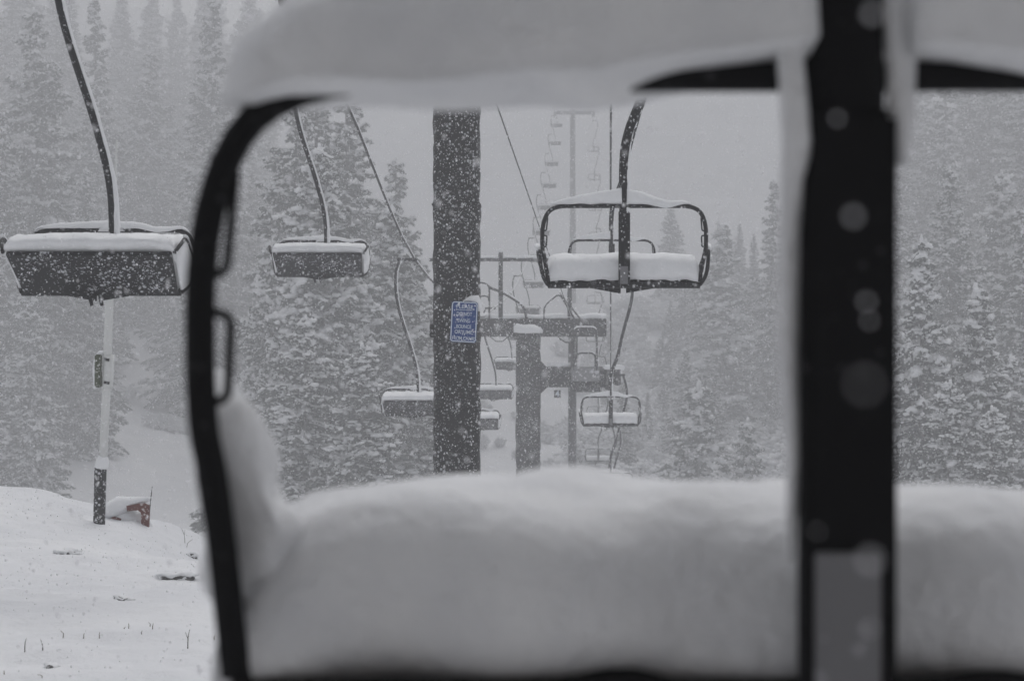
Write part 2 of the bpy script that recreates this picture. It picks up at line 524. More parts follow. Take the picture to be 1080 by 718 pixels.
        MB().tube(ed, [0.026 - 0.010 * min(1, i / 10) for i in range(n_)], 8).build('hanger_snow', sn, root, True, 0, 0.006, 20)
        if fy < 0:
            mb = MB()
            mb.tube([(0.0, yt, zt - 0.01), (0.0, yt, zt + 0.03), (0.01, yt, zt + 0.08)], [0.10, 0.07, 0.03], 12).build('hanger_snow', sn, root, True, 0, 0.01, 14)
    return root

HR = [(0, 0, -0.01), (0, 0, 0.5), (0, 0, 0.88), (0.035, 0, 1.10), (0.145, 0, 1.40), (0.25, 0, 1.85), (0.42, 0, 2.50), (0.41, 0.0, 2.85), (0.33, 0, 3.14)]
HL = [(0.06, 0, 0.0), (0.07, 0, 0.45), (0.045, 0, 0.78), (-0.06, 0, 1.20), (-0.29, 0, 1.95), (-0.34, 0, 2.5), (-0.26, 0, 2.80)]
HRZ, HLZ = 3.15, 2.81
SPR = [(-0.01, 0.03, 0.0), (0.0, 0.15, 0.0), (0.06, 0.20, 0.02), (0.22, 0.235, 0.06), (0.40, 0.225, 0.09), (0.50, 0.16, 0.10), (0.49, 0.12, 0.10), (0.25, 0.06, 0.06)]
SPN = [(0.012, 0.012, 0.008), (0.006, 0.10, -0.0), (0.05, 0.160, 0.02), (0.20, 0.178, 0.04), (0.38, 0.170, 0.05), (0.50, 0.12, 0.06), (0.49, 0.07, 0.06), (0.25, 0.04, 0.04)]
SPL = [(0.0, 0.03, 0.03), (-0.12, 0.20, 0.15), (-0.27, 0.38, 0.33), (-0.20, 0.410, 0.33), (0.0, 0.402, 0.3), (0.22, 0.386, 0.28), (0.38, 0.352, 0.28), (0.405, 0.30, 0.26), (0.25, 0.19, 0.16)]

RIGHT = [(1.74, 894, 735), (13.7, 658, 300), (26, 645, 297), (38, 644, 448), (50, 644, 521), (62, 641, 548), (74, 637, 535), (86, 631, 486),
         (98, 631, 440), (110, 629, 400), (122, 628, 360), (134, 628, 320), (146, 628, 284), (158, 629, 252), (170, 628, 222), (182, 627, 190), (194, 626, 160)]
LEFT = [(13.1, 107, 308), (24, 338, 290), (34.3, 437, 437), (47, 502, 452), (59, 521, 420), (71, 538, 389), (83.5, 549, 358), (96, 557, 331),
        (108, 563, 303), (120, 568, 276), (132, 571, 248), (144, 575, 221), (156, 579, 198), (168, 582, 175), (180, 585, 153), (192, 587, 134)]
LR = ['large blurred lift chair nearest the camera, deep snow on seat and top bar',
      'sharp dark framed lift chair with thick seat snow, right of the signed post',
      'lift chair mostly hidden behind the sharp dark framed chair, only frame and post showing',
      'small lift chair below the tower arm, its snowy seat fully in view',
      'lift chair at the lower edge of the view, top bar just above the near snow']
LL = ['largest lift chair on the far left, dark underside and snow filled seat',
      'middle sized left side lift chair, hanging level against the firs',
      'left side lift chair with bent hanger, cut off by the signed post',
      'small chair just right of the signed post, lowest of those between the two posts',
      'small dark chair slab hanging between the two posts, second from the bottom',
      'grey chair slab above two others between the posts, touching the shorter post']
GR = 'snow laden chairs hanging on the lift'
chairs_r = []
near = make_chair(P(894, 735, 1.74), LR[0], 1, 4, 8, HR, SPN, True, 3, group=GR)
mid = make_chair(P(658, 300, 13.7), LR[1], 1, 6, 12, HR, SPR, False, 1, group=GR)
rclamp = [Vector((0.25, -8, near.location.z + HRZ - 0.5))]
rclamp.append(near.location + Vector((0, 0, HRZ)))
rclamp.append(mid.location + Vector((0, 0, HRZ)))
for i, (d, px, py) in enumerate(RIGHT[2:]):
    c = copy_tree(mid); c.location = P(px, py, d)
    c['label'] = LR[i + 2] if i + 2 < len(LR) else 'faint distant lift chair on the right hand rope below the far tower'
    rclamp.append(c.location + Vector((0, 0, HRZ)))
big = make_chair(P(107, 308, 13.1), LL[0], -1, 38, 33, HL, SPL, False, 2, True, group=GR, bar_thick=0.022)
lclamp = [big.location + Vector((-0.3, -22, -1.0)), big.location + Vector((0, 0, HLZ))]
for i, (d, px, py) in enumerate(LEFT[1:]):
    c = copy_tree(big); c.location = P(px, py, d)
    c['label'] = LL[i + 1] if i + 1 < len(LL) else 'faint distant lift chair on the left hand rope climbing to the far tower'
    lclamp.append(c.location + Vector((0, 0, HLZ)))

def rope(name, pts, r, label, cap=True, m='rope_steel', cat='cable', n=6, steps=6, group=None, capoff=(0.4, 1.0), kind=None):
    q = catmull(pts, steps)
    o = MB().tube(q, r, n).build(name, m)
    tag(o, label, cat, group)
    if cap:
        MB().tube([p + Vector((r * capoff[0], 0, r * capoff[1])) for p in q], r * 0.95, n).build('snow_cap', 'snow', o)
    return o
rope('haul_rope', rclamp + [P(624, 128, 206), P(622, 90, 240)], 0.017, 'dark haul rope running up behind the right hand chairs', cat='rope')
rope('haul_rope', lclamp + [P(588, 116, 204), P(592, 80, 240)], 0.019, 'snow edged haul rope slanting down past the left side chairs', cat='rope')
rope('signal_cable', [P(522, 105, 27.7) - Vector((0.0778, 1, -0.119)) * 5.9, P(522, 105, 27.7), P(603, 337, 52)], 0.011,
     'thin slack signal cable slanting from the signed post down to the tower crossarm', cat='cable')
for i, pts in enumerate([[(95, 12), (112, 42), (128, 68)], [(88, 70), (118, 112), (150, 148), (178, 170), (214, 180), (262, 183)], [(150, 105), (178, 140), (205, 162), (262, 182)]]):
    rope('snowy_wire', [P(x, y, 62) for x, y in pts], 0.012,
         ['short snow coated wire high on the left in front of the firs', 'longest snow coated wire sagging across the left firs', 'upper curved snow coated wire meeting the longer one near the frame'][i], False, 'snow_cable', 'wire', group='snow coated wires on the left')

# ------------------------------------------------------------------ near tower with sign
def jit_post(name, m, parent, x, y, z0, z1, hx, hy, jitter=0.012, js=5):
    mb = MB(); n = 24; k = max(8, int((z1 - z0) / 0.07)); vs = []; fs = []
    for i in range(k + 1):
        z = z0 + (z1 - z0) * i / k
        for j in range(n):
            a = 2 * math.pi * j / n
            ca, sa = math.cos(a), math.sin(a)
            e = 0.55
            vs.append((x + hx * math.copysign(abs(ca) ** e, ca), y + hy * math.copysign(abs(sa) ** e, sa), z))
    for i in range(k):
        for j in range(n):
            l = (j + 1) % n
            fs.append((i * n + j, i * n + l, (i + 1) * n + l, (i + 1) * n + j))
    fs.append(tuple(range(n))[::-1]); fs.append(tuple(k * n + j for j in range(n)))
    return mb.add(vs, fs).build(name, m, parent, True, 0, jitter, js)

D1 = 21.0
c1 = P(481, 359, D1)
g1 = gz(c1.x, D1 + 0.3)
t1 = empty('lift_tower', (c1.x, D1 + 0.3, g1), 'thick dark rimed lift tower post carrying the blue sign', 'lift tower')
jit_post('post', 'tower_steel', t1, 0, 0, -0.4, 6.6 - (g1 - 0.0), 0.262, 0.24, 0.022, 6)
ztop = 3.75 + CZ - g1
MB().box((0.0, 0.0, ztop + 0.35), (4.1, 0.22, 0.28)).build('crossarm', 'tower_steel', t1, True, 0.015)
MB().box((0.0, 0.0, ztop + 0.51), (4.05, 0.2, 0.06)).build('crossarm_snow', 'snow', t1, True, 0.02)
for rx in (lclamp[1].x + (lclamp[2].x - lclamp[1].x) * 0.72 - c1.x - 0.02, 0.23 + 0.047 * 21 - c1.x):
    sh = MB().box((rx, 0, ztop + 0.16), (0.05, 1.5, 0.10)).build('sheave_train', 'tower_steel', t1, True, 0.01)
    for k in range(4):
        MB().tube([(rx - 0.03, -0.6 + 0.4 * k, ztop + 0.10), (rx + 0.03, -0.6 + 0.4 * k, ztop + 0.10)], 0.14, 16).build('sheave', 'tower_steel', sh)
for zz in (P(0, 215, D1).z - g1, P(0, 432, D1).z - g1):
    MB().box((0, 0, zz), (0.545, 0.50, 0.035)).build('flange', 'tower_steel', t1, True, 0.01)
# old bolt bracket on the left of the post
MB().box((-0.275, -0.1, P(0, 349, D1).z - g1), (0.05, 0.1, 0.15)).build('bracket', 'tower_steel', t1, True, 0.006)

# sign
SD = D1 - 0.03
sc_ = P(489.3, 339.5, SD)
sg = empty('warning_sign', (sc_.x, SD, sc_.z), 'small blue metal sign with white border and writing on the dark post', 'sign')
sg.rotation_euler = (0, math.radians(3.0), 0)
def rrect(w_, h_, r_, y0, y1):
    pr = []
    for cx_, cz_, a0 in ((w_ / 2 - r_, h_ / 2 - r_, 0), (-w_ / 2 + r_, h_ / 2 - r_, 90), (-w_ / 2 + r_, -h_ / 2 + r_, 180), (w_ / 2 - r_, -h_ / 2 + r_, 270)):
        for k in range(5):
            a = math.radians(a0 + 22.5 * k)
            pr.append((cx_ + r_ * math.cos(a), cz_ + r_ * math.sin(a)))
    return pr
MB().prism(rrect(0.292, 0.452, 0.03, 0, 0), -0.002, 0.003).build('plate', 'blue_sign', sg, False)
pr = rrect(0.272, 0.432, 0.026, 0, 0)
MB().tube([(p[0], -0.004, p[1]) for p in pr], 0.006, 6, closed=True).build('border', 'sign_white', sg)
def text_mesh(name, body, size, loc, parent, m, wide=1.0, bold=0.0):
    cu = bpy.data.curves.new(name, 'FONT'); cu.body = body; cu.size = size; cu.align_x = 'CENTER'; cu.align_y = 'CENTER'
    cu.offset = bold; cu.extrude = 0.001
    o = bpy.data.objects.new(name, cu); COL.objects.link(o)
    bpy.context.view_layer.update()
    me = bpy.data.meshes.new_from_object(o.evaluated_get(bpy.context.evaluated_depsgraph_get()))
    bpy.data.objects.remove(o)
    me.materials.clear(); me.materials.append(MATS[m])
    mo = bpy.data.objects.new(name, me); COL.objects.link(mo); mo.parent = parent
    mo.location = loc; mo.rotation_euler = (math.radians(90), 0, 0); mo.scale = (wide, 1, 1)
    return mo
for tx, zz, wd in (('PLEASE', 0.166, 0.186), ('DO NOT', 0.086, 0.170), ('SWING', 0.013, 0.138), ('BOUNCE', -0.053, 0.165), ('OR JUMP', -0.113, 0.195), ('FROM CHAIR', -0.184, 0.242)):
    lt = text_mesh('lettering', tx, 0.058, (0, -0.0045, zz), sg, 'sign_white', 1.0, 0.0004)
    bw = max(v.co.x for v in lt.data.vertices) - min(v.co.x for v in lt.data.vertices)
    lt.scale = (wd / bw, 1, 1)
MB().box((0, -0.004, 0.132), (0.19, 0.002, 0.005)).build('underline', 'sign_white', sg, False)
mb = MB()
pc = P(497, 320, SD)
mb.tube([(-0.02, 0.05, 0.225), (0.06, 0.05, 0.262), (0.12, 0.05, 0.262), (0.155, 0.05, 0.20), (0.158, 0.05, 0.13)], [0.008, 0.035, 0.05, 0.035, 0.012], 10, flat=1.2)
mb.build('snow_cap', 'snow', sg, True, 0, 0.008, 18)

# ------------------------------------------------------------------ second tower (about 52 m)
D2 = 52.0
c2 = P(557, 359, D2)
g2 = gz(c2.x, D2)
t2 = empty('lift_tower', (c2.x, D2, g2), 'shorter lift tower with snow capped post, crossarm, catwalk and hoops', 'lift tower')
L2 = lambda px, py, dy=0.0: (P(px, py, D2).x - c2.x, dy, P(px, py, D2).z - g2)
m38 = F / D2
jit_post('post', 'tower_steel', t2, 0, -0.2, -0.5, L2(0, 349)[2], 0.335, 0.30, 0.03, 4)
mb = MB(); z0 = L2(0, 349)[2]
mb.tube([(0, -0.2, z0 - 0.05), (0.0, -0.2, z0 + 0.06), (0.02, -0.2, z0 + 0.14), (0.02, -0.2, z0 + 0.17)], [0.40, 0.41, 0.34, 0.18], 18)
mb.build('post_snow', 'snow', t2, True, 0, 0.03, 3)
xa, xb = L2(453, 0)[0], L2(640, 0)[0]
MB().box(((xa + xb) / 2, 0.35, L2(0, 345.5)[2]), (xb - xa, 0.4, 19 / m38)).build('crossarm', 'tower_steel', t2, True, 0.02)
mb = MB()
q = [(xa + (xb - xa) * i / 40, 0.35, L2(0, 336)[2] + 0.045 + 0.02 * math.sin(i * .7)) for i in range(2, 41)]
mb.tube(q, 0.085, 8, flat=2.2).build('crossarm_snow', 'snow', t2, True, 0, 0.03, 3)
# lifting frame above the crossarm
MB().box(((L2(452, 0)[0] + L2(647, 0)[0]) / 2, 0.30, L2(0, 273.5)[2]), ((647 - 452) / m38, 0.10, 3.4 / m38)).build('top_rail', 'tower_steel', t2, True, 0.01)
MB().tube([L2(x, 271 + 0.4 * math.sin(x * .3), 0.30) for x in range(456, 646, 5)], 0.045, 8).build('rail_snow', 'snow', t2, True, 0, 0.02, 5)
for px_, yt_ in ((528, 265), (601, 273), (467, 266)):
    a = L2(px_, yt_, 0.22); b_ = L2(px_, 337, 0.22)
    MB().box((a[0], 0.22, (a[2] + b_[2]) / 2), (4.6 / m38, 0.1, a[2] - b_[2])).build('upright', 'tower_steel', t2, True, 0.01)
    MB().tube([(a[0], 0.22, a[2] - .02), (a[0], 0.22, a[2] + .05), (a[0], .22, a[2] + .09)], [0.075, 0.07, 0.03], 8).build('upright_snow', 'snow', t2, True)
# hand rail hoops
def hoop(pxs, r=0.026, dy=0.1, m='tower_steel', cap=True):
    pts = [Vector(L2(x, y, dy)) for x, y in pxs]
    q_ = fillet(pts, 0.16, 6)
    o = MB().tube(q_, r, 8).build('hand_hoop', m, t2)
    if cap:
        k = len(q_)
        MB().tube([p + Vector((0, 0, r * 1.1)) for p in q_[3:k - 3]], r * 0.9, 8).build('hoop_snow', 'snow', o)
hoop([(500, 336), (500, 297), (516, 299), (516, 336)])
hoop([(500, 314), (514, 311), (516, 318)], 0.022, 0.12)
hoop([(516, 303), (533, 310), (552, 322), (556, 338)], 0.036, 0.05)
hoop([(574, 337), (574, 322), (590, 309), (606, 336)], 0.026, 0.1)
hoop([(590, 309), (598, 318), (612, 336)], 0.022, 0.15)
# lower arm with gussets to the right
pr = [L2(567, 377), L2(576, 386.5), L2(640, 386.5), L2(640, 408), L2(577, 408), L2(567, 418)]
MB().prism([(p[0] , p[2]) for p in pr], -0.32, -0.02).build('lower_arm', 'tower_steel', t2, False)
MB().tube([L2(x, 385 - 0.3 * math.sin(x), -0.17) for x in range(577, 602, 4)], 0.075, 8, flat=2).build('arm_snow', 'snow', t2, True, 0, 0.02, 4)
a = L2(616.5, 397); MB().box((a[0], -0.62, a[2] + 0.08), (29 / m38, 0.50, 15 / m38)).build('catwalk_box', 'frosted_box', t2, True, 0.02)
a = L2(616.5, 409); MB().box((a[0], -0.60, a[2]), (30 / m38, 0.44, 7 / m38)).build('catwalk_floor', 'tower_steel', t2, True, 0.01)
a = L2(616.5, 389.5); MB().box((a[0], -0.62, a[2] + .035), (28 / m38, 0.5, 0.05)).build('catwalk_snow', 'snow', t2, True, 0.02)
for (dy, x0, x1, yt_) in ((-0.85, 604, 628, 346), (-0.40, 607, 627.5, 372)):
    hoop([(x0, 390), (x0, yt_), (x1, yt_), (x1, 390)], 0.028, dy)
MB().tube([L2(607.5, 390, -0.5), L2(608, 352, -0.5)], 0.022, 6).build('hoop_brace', 'tower_steel', t2)
# sheave assembly on the right hand rope
a = L2(641, 400); sa_ = MB().box((a[0], -0.2, a[2]), (0.16, 1.7, 0.55)).build('sheave_train', 'tower_steel', t2, True, 0.02)
a = L2(650, 396); MB().box((a[0], -0.2, a[2]), (0.14, 1.5, 0.5)).build('sheave_guard', 'tower_steel', t2, True, 0.02)
MB().box((L2(646, 0)[0], -0.3, L2(0, 387)[2]), (0.55, 1.6, 0.10)).build('sheave_snow', 'snow', t2, True, 0.03, 0.02, 4)
MB().tube([L2(630, 403, -0.3), L2(642, 404, -0.3)], 0.05, 8).build('axle', 'tower_steel', t2)
for k in range(4):
    a = L2(644.5, 393)
    MB().tube([(a[0] - 0.04, -0.9 + 0.42 * k, a[2] - .05), (a[0] + 0.04, -0.9 + 0.42 * k, a[2] - .05)], 0.17, 14).build('sheave', 'tower_steel', sa_)
# left sheaves on crossarm end
a = L2(498, 338); sb_ = MB().box((a[0], 0.35, a[2] + 0.26), (0.10, 1.6, 0.14)).build('sheave_train', 'tower_steel', t2, True, 0.01)
# lighter rear post
a = L2(604.5, 353); gr_ = gz(c2.x + a[0], D2 + 1.6) - g2
MB().tube([(a[0] , 0.75, gr_ - 1.0), (a[0], 0.75, a[2])], 0.115, 16).build('rear_post', 'galvanised', t2)
MB().tube([L2(x, y, 0.5) for x, y in ((588, 354), (592, 358), (597, 361), (606, 361))], 0.02, 6).build('cable_loop', 'tower_steel', t2)
MB().tube([L2(x, y, 0.1) for x, y in ((517, 355), (523, 360), (530, 360), (536, 355))], 0.015, 6).build('cable_loop', 'tower_steel', t2)
# number plate
a = L2(587.5, 415)
npl = MB().box((a[0], -0.34, a[2]), (7.0 / m38, 0.02, 8.0 / m38)).build('number_plate', 'tower_steel', t2, True, 0.003)
text_mesh('numeral', '4', 0.23, (a[0], -0.356, a[2]), npl, 'sign_white', 0.9, 0.008)

# ------------------------------------------------------------------ far tower
D4 = 202.0
c4 = P(604, 359, D4); g4 = gz(c4.x, D4)
t4 = empty('lift_tower', (c4.x, D4, g4), 'faint distant lift tower fading into the snowfall', 'lift tower')
L4 = lambda px, py: (P(px, py, D4).x - c4.x, 0, P(px, py, D4).z - g4)
zt4 = L4(0, 115)[2]
MB().tube([(0, 0, -1), (0, 0, zt4)], [0.36, 0.27], 14).build('post', 'far_tower_steel', t4)
for x0, x1 in ((585, 601.5), (606.5, 626)):
    MB().box(((L4(x0, 0)[0] + L4(x1, 0)[0]) / 2, 0, L4(0, 119)[2]), ((x1 - x0) / F * D4, 0.3, 0.36)).build('crossarm', 'far_tower_steel', t4, True, 0.02)
for x0 in (585, 626):
    MB().box((L4(x0, 0)[0], 0, L4(0, 121)[2]), (0.2, 3.0, 0.3)).build('sheave_train', 'far_tower_steel', t4, True, 0.02)
    MB().tube([(L4(x0, 0)[0], 0.4, L4(0, 119)[2]), (L4(x0, 0)[0], 0.4, L4(0, 112)[2]), (L4(604, 0)[0], 0.4, L4(0, 112)[2])], 0.05, 6).build('lifting_frame', 'far_tower_steel', t4)

# ------------------------------------------------------------------ snow making pole and red frame on the bank
DP = 19.6
b0 = P(106, 545, DP); gp = gz(b0.x, DP)
pl_ = empty('hydrant_pole', (b0.x, DP, gp), 'thin white snow crusted pole with black lower pipe and small box', 'pole')
LP = lambda px, py, dy=0.0: (P(px, py, DP).x - b0.x, dy, P(px, py, DP).z - gp)
MB().tube([(LP(104.5, 0)[0], 0, -0.25), LP(104.5, 548), LP(106, 493)], 0.062, 16).build('base_pipe', 'black_pipe', pl_, True, 0, 0.004, 20)
MB().tube([LP(107, 494), LP(107.5, 488), LP(109, 483), LP(110, 480)], [0.066, 0.07, 0.055, 0.03], 12).build('collar_snow', 'snow', pl_, True, 0, 0.012, 12)
MB().tube([LP(108.5, 492), LP(112, 410), LP(115.5, 310), LP(119, 240), LP(122, 185), LP(123, 148)], [0.043, 0.044, 0.042, 0.035, 0.014, 0.009], 12).build('mast', 'white_pole', pl_, True, 0, 0.006, 9)
MB().tube([LP(113.5, 409), LP(114.5, 390), LP(115, 374)], 0.056, 12).build('sleeve', 'white_pole', pl_, True, 0, 0.004, 9)
for yy in (378.5, 403):
    MB().tube([LP(111, yy, -0.05), LP(116.5, yy + 1, -0.055)], 0.014, 8).build('clamp_band', 'black_pipe', pl_)
a = LP(103.8, 391); bx = MB().box(a, (0.058, 0.12, 0.34)).build('control_box', 'olive_box', pl_, True, 0.012)
MB().tube([LP(101.3, 410, -0.02), LP(100.8, 390, -0.02), LP(101.5, 376, -0.02), LP(105, 372, 0), LP(111, 371.5, 0)], 0.02, 8).build('box_snow', 'snow', bx, True, 0, 0.012, 16)

DR = 20.2
b1 = P(140, 550, DR); gr1 = gz(b1.x, DR)
rf = empty('steel_frame', (b1.x, DR, gr1), 'rust red steel frame half buried in snow beside the pole', 'metal frame')
LRr = lambda px, py, dy=0.0: (P(px, py, DR).x - b1.x, dy, P(px, py, DR).z - gr1)
pr = [LRr(*p) for p in ((134, 533), (134.5, 539), (146, 537.5), (149, 540), (150, 566), (156.5, 566), (158, 533), (152, 530))]
MB().prism([(p[0], p[2]) for p in pr], -0.03, 0.02).build('bent_bracket', 'rust_red', rf, False, 0, 0.006, 12)
MB().tube([LRr(114, 549, 0.02), LRr(120, 546.5, 0), LRr(128, 549.5, 0.0)], [0.022, 0.03, 0.016], 8).build('buried_bar', 'rust_red', rf, True, 0, 0.02, 14)
MB().tube([LRr(156, 560, 0), LRr(157.5, 540, 0), LRr(160.5, 513, 0)], [0.008, 0.007, 0.004], 6).build('rod', 'black_pipe', rf)
MB().tube([LRr(112, 546, 0.08), LRr(116, 539, 0.08), LRr(126, 533, 0.08), LRr(140, 529, 0.06), LRr(156, 526.5, 0.05), LRr(157.5, 527.5, 0.05)], [0.06, 0.10, 0.095, 0.055, 0.03, 0.012], 12, flat=1.6).build('frame_snow', 'snow', rf, True, 0, 0.02, 8)
MB().tube([LRr(106, 560, 0.12), LRr(118, 553, 0.14), LRr(132, 548, 0.16), LRr(147, 551, 0.18), LRr(156, 560, 0.16)], [0.08, 0.12, 0.13, 0.10, 0.04], 12, flat=1.2).build('drift', 'snow', rf, True, 0, 0.03, 5)

# ------------------------------------------------------------------ instanced unit shapes for trees, snow lumps and flakes
def ico(sub):
    import bmesh
    bm = bmesh.new(); bmesh.ops.create_icosphere(bm, subdivisions=sub, radius=1.0)
    v = np.array([q.co[:] for q in bm.verts]); f = np.array([[q.index for q in fc.verts] for fc in bm.faces]); bm.free()
    return v, f
ICO1 = ico(1); ICO2 = ico(2); ICO3 = ico(3)

OCT = (np.array([[1, 0, 0], [-1, 0, 0], [0, 1, 0], [0, -1, 0], [0, 0, 1], [0, 0, -1]], float),
       np.array([[0, 2, 4], [2, 1, 4], [1, 3, 4], [3, 0, 4], [2, 0, 5], [1, 2, 5], [3, 1, 5], [0, 3, 5]]))

def lumps(C_, A_, R_, unit=ICO1, rng=None, jag=0.0):
    """ellipsoids at C_ with long axis A_ (vector incl. length), side radius R_[:,0], height radius R_[:,1]"""
    V0, F0 = unit
    n_ = len(C_)
    L_ = np.linalg.norm(A_, axis=1, keepdims=True) + 1e-6
    a = A_ / L_
    up = np.array([0, 0, 1.0]) - a * a[:, 2:3]
    up /= np.linalg.norm(up, axis=1, keepdims=True) + 1e-6
    s = np.cross(a, up)
    v = (C_[:, None, :] + V0[None, :, 0:1] * (A_)[:, None, :] + V0[None, :, 1:2] * (s * R_[:, 0:1])[:, None, :] + V0[None, :, 2:3] * (up * R_[:, 1:2])[:, None, :])
    if jag and rng is not None:
        v = v + rng.normal(0, 1, v.shape) * (R_[:, 1:2] * jag)[:, None, :]
    f = F0[None] + (np.arange(n_) * len(V0))[:, None, None]
    return v.reshape(-1, 3), f.reshape(-1, 3)

def conifer_mesh(seed, H, R, snow=0.8, dens=1.0, zlow=0.05, pw=0.8, lump=1.0):
    """returns (needle verts, tris, snow verts, tris, trunk MB)"""
    rng = np.random.default_rng(seed)
    P0, P1, W, SC_, SA, SR = [], [], [], [], [], []
    z = H * zlow
    while z < H - 0.2:
        t_ = z / H
        Lb = R * (1 - t_) ** pw * (0.9 + 0.10 * math.sin(z * 1.1 + seed)) + 0.12
        for k in range(1):
            L_ = Lb * (rng.uniform(0.45, 1.0) if rng.random() < 0.45 else rng.uniform(0.85, 1.2))
            az = rng.uniform(0, 6.283)
            d = np.array([math.cos(az), math.sin(az), 0]); side = np.array([-d[1], d[0], 0])
            z0 = z + 0.05
            rise = 0.35 - 0.75 * (1 - t_) ** 0.8 + rng.normal(0, 0.16)      # snow-laden branches sag lower down
            curl = rng.uniform(0.0, 0.30); bend = rng.normal(0, 0.18)
            def sp(s):
                return np.array([0, 0, z0]) + d * (L_ * s * 0.94) + side * (bend * L_ * s * s) + np.array([0, 0, 1]) * (L_ * (rise * s + (-0.20) * s * s + curl * s ** 4))
            ns = max(3, int(2 + L_ * 3.8))
            prev = sp(0.12); sn_b = snow * rng.uniform(0.5, 1.15); lb_ = lump * rng.choice([0.6, 0.8, 1.0, 1.35, 1.6])
            for i in range(ns):
                s = 0.18 + 0.82 * (i + 1) / ns
                p = sp(s)
                P0.append(prev); P1.append(p); W.append(0.12 * (1 - 0.5 * s))
                if rng.random() < sn_b:
                    SC_.append((prev + p) / 2 + [0, 0, 0.04]); SA.append((p - prev) * rng.uniform(0.4, 0.7)); SR.append([rng.uniform(0.05, 0.12) * lb_ * (1.15 - .3 * s), rng.uniform(0.03, 0.07) * lb_])
                tl = (0.42 * L_ * (1 - s * 0.75) + 0.12) * rng.uniform(0.6, 1.2)
                for sg_ in (-1, 1):
                    e = p + (side * sg_ * rng.uniform(0.5, 0.95) + d * rng.uniform(0.3, 0.85)) * tl + np.array([0, 0, -tl * rng.uniform(0.05, 0.65) - rng.uniform(0, 0.10)])
                    P0.append(p); P1.append(e); W.append(0.10)
                    if tl > 0.35:
                        for fr in ((0.4, 0.7) if tl > 0.7 else (0.5,)):
                            m_ = p + (e - p) * fr
                            for q_ in (-1, 1):
                                e2 = m_ + (d * 0.8 + side * q_ * 0.7) * tl * 0.4 * rng.uniform(0.6, 1.2) + np.array([0, 0, -rng.uniform(0.02, 0.3) * tl])
                                P0.append(m_); P1.append(e2); W.append(0.075)
                                if rng.random() < sn_b * 0.6:
                                    SC_.append((m_ + e2) / 2 + [0, 0, 0.03]); SA.append((e2 - m_) * rng.uniform(0.25, 0.5)); SR.append([rng.uniform(0.03, 0.075) * lb_, rng.uniform(0.02, 0.045) * lb_])
                    if rng.random() < sn_b:
                        f0 = rng.uniform(0.35, 0.85)
                        SC_.append(p + (e - p) * f0 + [0, 0, 0.035]); SA.append((e - p) * rng.uniform(0.18, 0.42)); SR.append([rng.uniform(0.04, 0.11) * lb_, rng.uniform(0.025, 0.06) * lb_])
                prev = p
        z += (0.034 + 0.034 * t_) * rng.uniform(0.6, 1.4) / dens
    # leader
    for i in range(5):
        zz = H - 0.5 + 0.1 * i
        P0.append(np.array([0, 0, zz - 0.1])); P1.append(np.array([rng.normal(0, .02), rng.normal(0, .02), zz + 0.12])); W.append(0.06)
    SC_.append(np.array([0, 0, H - 0.1])); SA.append(np.array([0.01, 0, 0.22])); SR.append([0.06, 0.06])
    P0, P1, W = np.array(P0), np.array(P1), np.array(W)[:, None]
    n_ = len(P0)
    d = P1 - P0; l = np.linalg.norm(d, axis=1, keepdims=True) + 1e-6
    sd_ = np.cross(d / l, [0, 0, 1.0]); sd_ /= np.linalg.norm(sd_, axis=1, keepdims=True) + 1e-6
    # each twig: a roof-shaped tapered spray, its skirts hanging down with ragged ends
    dn = np.array([0, 0, -1.0])
    v = np.stack([P0 + [0, 0, 0.02], P1, P0 + sd_ * W + dn * W * 0.9, P0 - sd_ * W + dn * W * 0.9,
                  P0 + d * 0.6 + sd_ * W * 0.9 + dn * W * rng.uniform(0.6, 1.6, (n_, 1)), P0 + d * 0.6 - sd_ * W * 0.9 + dn * W * rng.uniform(0.6, 1.6, (n_, 1))], 1)
    f = np.array([[0, 2, 4], [0, 4, 1], [0, 5, 3], [0, 1, 5]])
    nv = v.reshape(-1, 3); nf = (f[None] + (np.arange(n_) * 6)[:, None, None]).reshape(-1, 3)
    # loose tufts
    k = rng.integers(0, n_, n_ * 2)
    u = rng.uniform(0.1, 1.0, (len(k), 1))
    c = P0[k] + d[k] * u + dn * rng.uniform(0, 0.10, (len(k), 1))
    r_ = rng.normal(0, 1, (len(k), 3)); r_[:, 2] = -abs(r_[:, 2]) * 0.8; r_ /= np.linalg.norm(r_, axis=1, keepdims=True)
    s_ = rng.normal(0, 1, (len(k), 3)); s_ = np.cross(r_, s_); s_ /= np.linalg.norm(s_, axis=1, keepdims=True)
    tv = np.stack([c - s_ * 0.025, c + s_ * 0.025, c + r_ * rng.uniform(0.10, 0.22, (len(k), 1))], 1).reshape(-1, 3)
    tf = np.arange(len(k) * 3).reshape(-1, 3) + len(nv)
    nv = np.concatenate([nv, tv]); nf = np.concatenate([nf, tf])
    sv, sf = lumps(np.array(SC_), np.array(SA), np.array(SR), ICO1, rng, 0.22)
    fk = rng.integers(0, len(k), int(len(k) * 0.6))
    fc = c[fk] + [0, 0, 0.02]
    fr_ = rng.uniform(0.012, 0.040, (len(fk), 1))
    fa = rng.normal(0, 1, (len(fk), 3)); fa[:, 2] *= 0.4; fa *= fr_ * 1.3
    ov, of = lumps(fc, fa, np.concatenate([fr_, fr_ * 0.7], 1), OCT)
    sf = np.concatenate([sf, of + len(sv)]); sv = np.concatenate([sv, ov])
    return nv, nf, sv, sf

